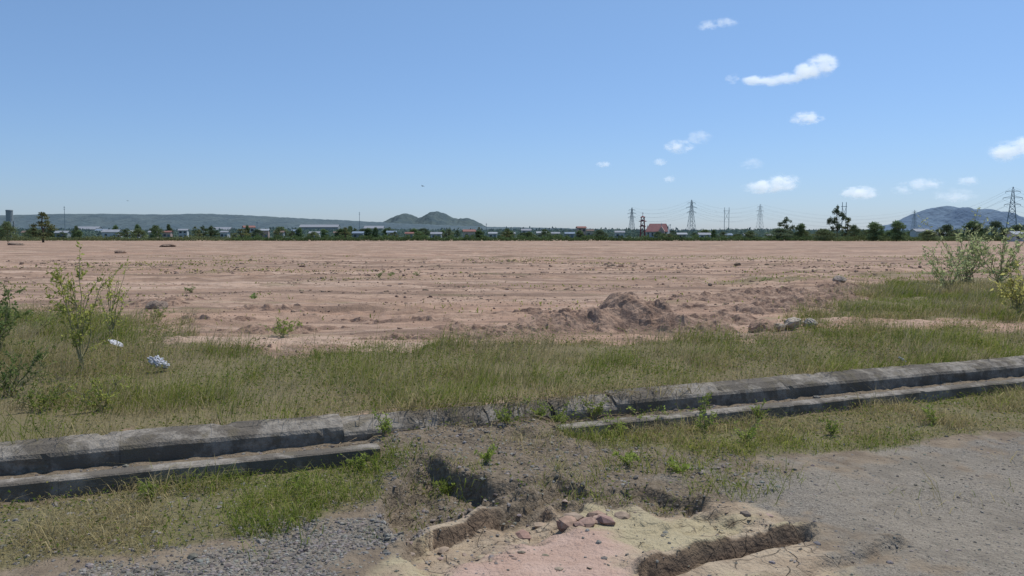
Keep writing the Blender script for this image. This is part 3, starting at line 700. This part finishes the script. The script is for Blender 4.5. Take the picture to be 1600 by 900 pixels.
# ---------- buildings ----------
def cm(name,c,var=.12): return simple(name,c,.8,var,1.5,.1)
WM=[cm('white_render',(.44,.46,.48)),cm('cream_render',(.38,.355,.31)),cm('grey_render',(.25,.275,.29)),cm('pink_render',(.40,.31,.28))]
RM=[cm('red_tile',(.26,.13,.11)),cm('grey_sheet',(.28,.30,.325)),cm('blue_sheet',(.21,.27,.34)),cm('brown_tile',(.19,.14,.115)),cm('pale_sheet',(.35,.38,.405))]
M_glass=simple('window_glass',(.05,.07,.09),.15,.1);M_door=cm('door_paint',(.13,.17,.2))
def house(px,top,wpx,d,wm,rm,yaw,label,dep=None,st=1,slope=.35):
    w=wpx/F*d;ht=zat(top,d);dep=dep or min(w*.7,9);rh=min(dep/2*slope*2*.6,ht*.45);hw=ht-rh
    e=empty('house',(bx(px,d),d,0),label,'house','village houses beyond the field');e.rotation_euler=(0,0,yaw)
    V=[[-w/2,-dep/2,0],[w/2,-dep/2,0],[w/2,dep/2,0],[-w/2,dep/2,0],[-w/2,-dep/2,hw],[w/2,-dep/2,hw],[w/2,dep/2,hw],[-w/2,dep/2,hw],[-w/2,0,ht-.1],[w/2,0,ht-.1]]
    child(mk('wall',V,[[[0,1,5,4],[2,3,7,6]],[[1,2,6,9,5],[3,0,4,8,7]]],wm),e)
    o=.4;t=.15
    ez=hw-o*rh/(dep/2)
    R=[[-w/2-o,-dep/2-o,ez],[w/2+o,-dep/2-o,ez],[w/2+o,0,ht],[-w/2-o,0,ht],[w/2+o,dep/2+o,ez],[-w/2-o,dep/2+o,ez]]
    R=R+[[a,b,c+t] for a,b,c in R]
    child(mk('roof',R,[[[6,7,8,9],[9,8,10,11],[0,3,2,1],[3,5,4,2],[0,1,7,6],[4,5,11,10],[1,2,8,7],[2,4,10,8],[3,0,6,9],[5,3,9,11]]],rm),e)
    nw=max(2,int(w/3.2));hs=hw/st
    for s in range(st):
        for i_ in range(nw):
            xx=-w/2+w*(i_+.5)/nw
            if s==0 and i_==nw//2:
                child(mk('door',*box(xx,-dep/2-.04,1.1,1.1,.08,2.2),M_door),e)
            else:
                Vb,Fb=box(xx,-dep/2-.03,hs*s+hs*.55,1.2,.06,min(1.2,hs*.4));wo=child(mk('window',Vb,Fb,M_glass),e)
    return e
H_=[(175,359,24,430,0,1,.1,0),(212,360,15,420,0,4,-.1,0),(160,358,16,520,2,2,.05,0),(240,361,12,400,1,1,.2,0),(287,358,13,410,0,1,.1,1),(262,361,12,400,3,0,0,0),
(352,361,12,390,0,1,-.2,0),(389,353,16,385,0,0,.5,1),(413,358,14,390,3,4,.1,0),(437,361,14,400,2,3,0,0),(462,359,11,420,0,2,.2,1),(492,362,15,400,0,1,0,0),(528,362,12,410,1,3,.2,0),
(560,362,16,400,2,2,0,0),(612,361,14,400,0,2,.1,0),(640,363,12,390,1,0,0,0),(682,363,16,400,0,1,0,0),(733,359,18,390,1,0,.15,0),(770,363,12,400,0,4,0,0),(797,363,14,400,1,1,.1,0),
(822,358,14,395,0,1,.05,1),(846,362,14,400,0,4,0,0),(868,363,12,390,1,1,0,0),(890,363,14,400,2,2,0,0),(908,354,13,420,3,0,.2,1),(922,359,10,410,1,3,0,0),(968,361,14,400,0,1,0,0),
(1065,364,14,390,1,4,0,0),(1100,364,18,390,0,1,.05,0),(1135,365,15,390,0,2,0,0),(1170,365,16,380,2,4,0,0),(1205,366,14,380,0,1,0,0),(1438,358,24,360,0,1,.1,0),(1465,362,18,360,1,4,0,0),(1592,362,26,260,0,4,0,0),(98,361,18,420,2,1,.1,0),(45,361,16,420,1,3,.1,0)]
LW=['white','cream','grey','pink'];LR=['red tiled','grey sheet','pale blue sheet','brown tiled','pale sheet']
for (px,top,w,d,wm,rm,yaw,s2) in H_:
    house(px,top,w,d,WM[wm],RM[rm],yaw,f'small {LW[wm]} house with {LR[rm]} roof beyond the field',st=2 if s2 else 1)
for (px,top,w,d) in [(500,351,60,1500),(140,354,34,1300),(345,355,34,1300),(585,353,30,1500)]:
    o=house(px,top,w,d,WM[2],RM[1],0,'long low pale industrial shed under the ridge',dep=22);o.name='warehouse';o['category']='warehouse';o['group']='industrial sheds below the ridge'
def church():
    d=395;x=bx(1028,d)
    e=empty('church',(x,d,0),'white church with steep red roof and cross','church');e.rotation_euler=(0,0,-.35)
    w=10.5;dep=7;hw=4.0;ht=zat(350,d)
    V=[[-w/2,-dep/2,0],[w/2,-dep/2,0],[w/2,dep/2,0],[-w/2,dep/2,0],[-w/2,-dep/2,hw],[w/2,-dep/2,hw],[w/2,dep/2,hw],[-w/2,dep/2,hw],[-w/2,0,ht-.1],[w/2,0,ht-.1]]
    child(mk('wall',V,[[[0,1,5,4],[2,3,7,6]],[[1,2,6,9,5],[3,0,4,8,7]]],WM[0]),e)
    R=[[-w/2-.4,-dep/2-.5,hw-.5],[w/2+.4,-dep/2-.5,hw-.5],[w/2-1.2,0,ht],[-w/2+1.0,0,ht],[w/2+.4,dep/2+.5,hw-.5],[-w/2-.4,dep/2+.5,hw-.5]]
    R=R+[[a,b,c+.2] for a,b,c in R]
    child(mk('roof',R,[[[6,7,8,9],[9,8,10,11],[0,3,2,1],[3,5,4,2],[0,1,7,6],[4,5,11,10],[1,2,8,7],[2,4,10,8],[3,0,6,9],[5,3,9,11]]],cm('church_roof',(.33,.16,.15))),e)
    for i_ in range(5): child(mk('window',*box(-w/2+w*(i_+.5)/5,-dep/2-.04,2.3,.8,.08,1.8),M_glass),e)
    pw=3;V=[[-pw/2,-dep/2-2,0],[pw/2,-dep/2-2,0],[pw/2,-dep/2-.01,0],[-pw/2,-dep/2-.01,0],[-pw/2,-dep/2-2,4],[pw/2,-dep/2-2,4],[pw/2,-dep/2-.01,4],[-pw/2,-dep/2-.01,4],[0,-dep/2-2,6.2],[0,-dep/2-.01,6.2]]
    V=np.array(V)+[2.6,0,0]
    child(mk('porch',V,[[[1,2,6,5],[3,0,4,7],[4,8,9,7],[8,5,6,9]],[[0,1,5,8,4]]],WM[3]),e)
    mb=MB();mb.add(*box(2.6,-dep/2-1.9,7,.18,.18,1.8));mb.add(*box(2.6,-dep/2-1.9,7.3,.9,.16,.16));child(mb.out('cross',WM[0]),e)
church()
def belltower():
    d=398;x=bx(1004,d);e=empty('bell_tower',(x,d,0),'red open-framed bell tower with stacked platforms','tower')
    top=zat(334,d);red=cm('red_paint',(.24,.075,.08));mb=MB();w=1.2
    for sx in(-1,1):
        for sy in(-1,1): mb.add(*tube([[sx*w,sy*w,0],[sx*w*.6,sy*w*.6,top*.85]],[.2,.14],6))
    for k in range(5):
        z0=top*.17*k;z1=top*.17*(k+1);a=w*(1-.4*k/5);b=w*(1-.4*(k+1)/5)
        for s in(-1,1):
            mb.add(*tube([[-a,s*a,z0],[b,s*b,z1]],[.08,.08],4));mb.add(*tube([[s*a,-a,z0],[s*b,b,z1]],[.08,.08],4))
    child(mb.out('frame',red),e)
    for zf,ww in((.5,2.9),(.7,3.4),(.86,2.3)):
        mb=MB();z=top*zf;mb.add(*box(0,0,z,ww,ww,.2))
        V=[[-ww/2,-ww/2,z+.11],[ww/2,-ww/2,z+.11],[ww/2,ww/2,z+.11],[-ww/2,ww/2,z+.11],[0,0,z+.8]]
        mb.add(V,[np.array([[0,1,4],[1,2,4],[2,3,4],[3,0,4]])]);child(mb.out('canopy_roof',red),e)
    mb=MB();mb.add(*tube([[0,0,top*.9],[0,0,top+.8]],[.12,.08],5));mb.add(*box(0,0,top+.3,.9,.15,.15));child(mb.out('cross',red),e)
belltower()
def watertower(px,top,wpx,d):
    x=bx(px,d);e=empty('water_tower',(x,d,0),'grey concrete water tower on square legs','water tower');h=zat(top,d);w=wpx/F*d
    mb=MB()
    for sx in(-1,1):
        for sy in(-1,1): mb.add(*box(sx*w*.38,sy*w*.38,h*.3,.6,.6,h*.6))
    for z in(.2,.42): mb.add(*box(0,-w*.38,h*z,w*.7,.35,.4));mb.add(*box(0,w*.38,h*z,w*.7,.35,.4))
    child(mb.out('leg_frame',WM[2]),e)
    mb=MB();mb.add(*tube([[0,0,h*.6],[0,0,h*.97]],[w*.5,w*.5],16));child(mb.out('tank',WM[2],False),e)
    mb=MB();mb.add(*tube([[0,0,h*.97],[0,0,h]],[w*.54,w*.5],16));child(mb.out('tank_lid',WM[2],False),e)
watertower(16,328,10,480)
# ---------- pylons ----------
def strut(mb,a,b,r): mb.add(*tube([a,b],[r,r],4))
def pylon(px,top,d,r,yaw,arms=3,bw=None):
    h=zat(top,d);e=empty('power_pylon',(bx(px,d),d,0),'tall grey lattice steel electricity pylon','pylon','pylons carrying the power lines');e.rotation_euler=(0,0,yaw)
    bw=bw or h*.1;mb=MB()
    def hw(z): return bw*(1-z/h)**1.2+h*.012
    zs=[0,.16,.3,.42,.53,.62,.7,.78,.86,.93,1.0];zs=[q*h for q in zs]
    for a,b in zip(zs[:-1],zs[1:]):
        A,B=hw(a),hw(b)
        if b>=h: B=.05
        for sx,sy in((-1,-1),(1,-1),(1,1),(-1,1)): strut(mb,[sx*A,sy*A,a],[sx*B,sy*B,b],r)
        for s in(-1,1):
            strut(mb,[-A,s*A,a],[B,s*B,b],r*.6);strut(mb,[A,s*A,a],[-B,s*B,b],r*.6)
            strut(mb,[s*A,-A,a],[s*B,B,b],r*.6);strut(mb,[s*A,A,a],[s*B,-B,b],r*.6)
            strut(mb,[-B,s*B,b],[B,s*B,b],r*.6);strut(mb,[s*B,-B,b],[s*B,B,b],r*.6)
    child(mb.out('lattice_mast',M_steel),e)
    tips=[]
    for k,zf in enumerate((.66,.79,.91)):
        mb=MB();z=h*zf;al=h*(.135,.16,.12)[k]
        for s in(-1,1):
            T=[s*al,0,z];w=hw(z)
            for q in(-1,1): strut(mb,[s*w,q*w,z],T,r*.7);strut(mb,[s*w,q*w,z+h*.035],T,r*.6)
            strut(mb,T,[s*al,0,z-h*.03],r*.8);tips.append((s*al,z-h*.03))
        child(mb.out('cross_arm',M_steel),e)
    c,s=math.cos(yaw),math.sin(yaw)
    return [Vector((bx(px,d)+t*c,d+t*s,z)) for t,z in tips]+[Vector((bx(px,d),d,h))]
def wires(A,B,sag,r):
    for a,b in zip(A,B):
        t=np.linspace(0,1,24);P=np.array(a)[None]*(1-t)[:,None]+np.array(b)[None]*t[:,None];P[:,2]-=sag*4*t*(1-t)
        o=mk('power_line',*tube(P,np.full(24,r),4),M_wire);meta(o,'thin dark overhead power cable strung between pylons','power line','overhead power cables')
pA=pylon(987,324,900,.17,.3);pB=pylon(1080,312,760,.16,.3);pC=pylon(1187,319,820,.12,.5)
pD=pylon(1580,292,430,.12,-.5);pE=pylon(1428,328,900,.12,.2)
pF=pylon(1725,300,330,.12,-.5)
wires(pA,pB,6,.04);wires(pB,pC,7,.04);wires(pC,pE,10,.035);wires(pE,pD,9,.035);wires(pD,pF,4,.03)
def hframe(px,top,d,sp,label):
    h=zat(top,d);e=empty('utility_pole',(bx(px,d),d,0),label,'utility pole','twin-pole line supports');w=sp/F*d/2;mb=MB()
    for s in(-1,1): mb.add(*tube([[s*w,0,0],[s*w,0,h]],[.26,.18],6))
    child(mb.out('pole',M_steel),e);mb=MB();mb.add(*box(0,.3,h*.88,w*3.0,.3,.3));child(mb.out('cross_arm',M_steel),e)
    mb=MB()
    strut(mb,[-w,0,h*.55],[w,0,h*.86],.1);strut(mb,[w,0,h*.55],[-w,0,h*.86],.1);child(mb.out('brace',M_steel),e)
hframe(1135,324,700,7,'twin grey poles with cross arm carrying cables')
hframe(1318,316,500,6,'twin grey poles with cross arm behind trees')
def mast(px,top,d):
    h=zat(top,d);e=empty('radio_mast',(bx(px,d),d,0),'thin grey radio mast rising above the village','mast','thin masts above the village')
    child(mk('pole',*tube([[0,0,0],[0,0,h]],[.2,.1],6),M_steel),e);mb=MB()
    for z in(.9,.96):
        mb.add(*box(0,0,h*z,.9,.15,.15))
    child(mb.out('antenna',M_steel),e)
for q in [(102,322,450),(562,331,500),(402,346,420),(1047,350,420),(1395,345,420),(760,349,450)]: mast(*q)
# ---------- birds ----------
def bird(px,py,d,s,label):
    e=empty('bird',(bx(px,d),d,zat(py,d)),label,'bird','birds in flight');e.rotation_euler=(0,.2,.9)
    m=simple('bird_dark',(.03,.03,.035))
    V,Fc=tube([[0,-.22,0],[0,-.14,.01],[0,0,.02],[0,.14,.02],[0,.2,.03],[0,.25,.02]],np.array([.005,.03,.05,.035,.03,.004])*1.2,8)
    o=mk('body',V*s,Fc,m,smooth=True);child(o,e)
    for sd in(-1,1):
        Wv=np.array([[0,.08,.02],[0,-.05,.02],[.22*sd,.1,.12],[.22*sd,-.04,.11],[.48*sd,-.02,.06],[0,.08,.03],[0,-.05,.03],[.22*sd,.1,.13],[.22*sd,-.04,.12],[.48*sd,-.02,.065]])*s
        child(mk('wing',Wv,[[[0,1,3,2],[5,7,8,6]],[[2,3,4],[7,9,8]]],m),e)
    child(mk('tail',np.array([[0,-.18,.0],[.06,-.34,0],[-.06,-.34,0],[0,-.18,.015]])*s,[[[0,1,2],[3,2,1]]],m),e)
bird(661,291,70,.55,'small dark bird flying above the field');bird(201,314,80,.4,'tiny dark bird flying above the field')
# ---------- clouds ----------
def cloud(blobs,alt,label,dens=1.0,seed=0,cut=.0):
    cpx=sum(b[0] for b in blobs)/len(blobs);cpy=sum(b[1] for b in blobs)/len(blobs)
    tanv=(zat(cpy,1000)-H)/1000;d=min(alt/tanv,16000)
    pxm=d/F
    C=Vector((bx(cpx,d),d,zat(cpy,d)))
    L=[(((b[0]-cpx)*pxm),0.0,-(b[1]-cpy)*pxm,b[2]*pxm*1.25,b[3]*pxm*1.25) for b in blobs]
    bm=bmesh.new()
    for (x,y,z,rx,rz) in L:
        r=bmesh.ops.create_icosphere(bm,subdivisions=2,radius=1)
        for q in r['verts']: q.co=Vector((x+q.co.x*rx*1.1,y+q.co.y*max(rz,rx*.4)*1.1,z+q.co.z*rz*1.15))
    r=bmesh.ops.convex_hull(bm,input=bm.verts[:])
    bmesh.ops.delete(bm,geom=list({g_ for g_ in r['geom_interior'] if isinstance(g_,bmesh.types.BMVert)}),context='VERTS')
    me=bpy.data.meshes.new('cloud');bm.to_mesh(me);bm.free()
    m=NM('cloud_vapour_glow');p=m.pos();best=None
    sz=max(b[4] for b in L)
    off=m.n('ShaderNodeVectorMath',operation='ADD');m.l(p,off.inputs[0]);off.inputs[1].default_value=(seed*977.,0,0)
    nz=m.noise(m.mp(off.outputs[0],(.55,.55,1)),1.5/sz,5,.72)
    for (x,y,z,rx,rz) in L:
        s=m.n('ShaderNodeVectorMath',operation='SUBTRACT');m.l(p,s.inputs[0]);s.inputs[1].default_value=(x,y,z)
        q=m.n('ShaderNodeVectorMath',operation='MULTIPLY');m.l(s.outputs[0],q.inputs[0]);q.inputs[1].default_value=(1/rx,1/max(rz,rx*.4),1/rz)
        le=m.n('ShaderNodeVectorMath',operation='LENGTH');m.l(q.outputs[0],le.inputs[0])
        f=m.mth('SUBTRACT',1.0,le.outputs['Value'])
        best=f if best is None else m.mth('MAXIMUM',best,f)
    dd=m.mth('ADD',best,m.mth('MULTIPLY',m.mth('SUBTRACT',nz,.56+cut),3.8))
    dd=m.mth('MULTIPLY',dd,m.ramp(best,-.05,.35))
    de=m.mth('MULTIPLY',m.ramp(dd,.0,1.3),dens*1.9/sz)
    vs=m.n('ShaderNodeVolumePrincipled');vs.inputs['Color'].default_value=(.93,.97,1,1);vs.inputs['Anisotropy'].default_value=.1
    m.l(de,vs.inputs['Density']);vs.inputs['Emission Color'].default_value=(.82,.91,1,1);m.l(m.mth('MULTIPLY',de,.5),vs.inputs['Emission Strength'])  # emission stands in for light scattered many times inside the cloud
    m.l(vs.outputs[0],m.o.inputs['Volume']);me.materials.append(m.m)
    o=bpy.data.objects.new('cloud',me);COL.objects.link(o);o.location=C
    meta(o,label,'cloud','scattered small fair-weather clouds')
cloud([(1278,102,24,17),(1256,113,24,14),(1228,122,26,10),(1200,126,24,9),(1174,126,20,8)],1200,'bright white cloud, thick at one end with trailing tail',1.5,1,-.07)
cloud([(1100,40,16,9),(1128,35,20,8)],1300,'thin wispy white cloud shred',.4,2,-.05)
cloud([(1256,185,27,11)],1200,'small flat white cloud puff',.9,3,-.05)
cloud([(1058,229,24,11)],1100,'small white cloud puff',.8,4,-.05)
cloud([(1090,215,20,12)],1100,'faint wispy cloud shred',.35,5,-.04)
cloud([(1195,292,36,11),(1222,285,26,14)],900,'flat-bottomed white cloud low over the horizon',1.2,6,-.06)
cloud([(1341,301,30,11)],900,'small white cloud low over the horizon',1,7,-.06)
cloud([(1566,236,28,16),(1598,230,30,16)],1000,'white cumulus cloud puff',1.3,8,-.06)
cloud([(1440,288,36,10),(1410,297,22,8)],900,'faint thin cloud low in the sky',.35,9,-.05)
cloud([(1490,306,34,12)],900,'faint wispy cloud low in the sky',.35,10,-.05)
cloud([(1510,283,18,8)],900,'small faint cloud low in the sky',.5,11,-.05)
cloud([(1030,253,11,6)],1000,'tiny faint cloud puff',.5,12,-.06)
cloud([(942,257,13,5)],1000,'tiny faint cloud puff',.4,13,-.06)
cloud([(1045,280,10,6)],1000,'tiny faint cloud puff',.4,14,-.06)
cloud([(1140,123,12,8)],1200,'tiny faint cloud puff',.3,15,-.05)
cloud([(1172,256,20,10)],1000,'faint wispy cloud shred',.2,16,-.05)
# ---------- light, sky, camera ----------
EL=math.radians(62);AZ=math.radians(45)   # azimuth clockwise from +Y
w=bpy.data.worlds.new('World');scene.world=w;w.use_nodes=True;nt=w.node_tree
bg=nt.nodes['Background'];sk=nt.nodes.new('ShaderNodeTexSky');sk.sky_type='NISHITA';sk.sun_disc=False
sk.sun_elevation=EL;sk.sun_rotation=AZ;sk.air_density=1.0;sk.dust_density=.2;sk.ozone_density=2.5
tc=nt.nodes.new('ShaderNodeTexCoord');sp=nt.nodes.new('ShaderNodeSeparateXYZ');nt.links.new(tc.outputs['Generated'],sp.inputs[0])
cr=nt.nodes.new('ShaderNodeValToRGB');nt.links.new(sp.outputs[2],cr.inputs[0])
cr.color_ramp.elements[0].position=0.0;cr.color_ramp.elements[0].color=(.50,.61,.93,1)
cr.color_ramp.elements[1].position=.34;cr.color_ramp.elements[1].color=(.84,.93,1.0,1)
el=cr.color_ramp.elements.new(.10);el.color=(.62,.73,.95,1)
mx=nt.nodes.new('ShaderNodeMix');mx.data_type='RGBA';mx.blend_type='MULTIPLY';mx.inputs[0].default_value=1
nt.links.new(sk.outputs[0],mx.inputs[6]);nt.links.new(cr.outputs[0],mx.inputs[7])
nt.links.new(mx.outputs[2],bg.inputs[0]);bg.inputs[1].default_value=.122
sd=Vector((math.sin(AZ)*math.cos(EL),math.cos(AZ)*math.cos(EL),math.sin(EL)))
ld=bpy.data.lights.new('sun','SUN');ld.energy=3.6;ld.angle=math.radians(.5);ld.color=(1,.95,.88)
lo=bpy.data.objects.new('sun',ld);COL.objects.link(lo);lo.rotation_euler=sd.to_track_quat('Z','Y').to_euler();lo.location=(0,0,30)
cd=bpy.data.cameras.new('camera');cam=bpy.data.objects.new('camera',cd);COL.objects.link(cam)
cd.sensor_width=36;cd.lens=36*F/1600;cd.clip_start=.1;cd.clip_end=80000
cam.location=(0,0,H);cam.rotation_euler=(math.pi/2-PITCH,0,0);scene.camera=cam
scene.view_settings.view_transform='Standard';scene.view_settings.look='None';scene.view_settings.exposure=0
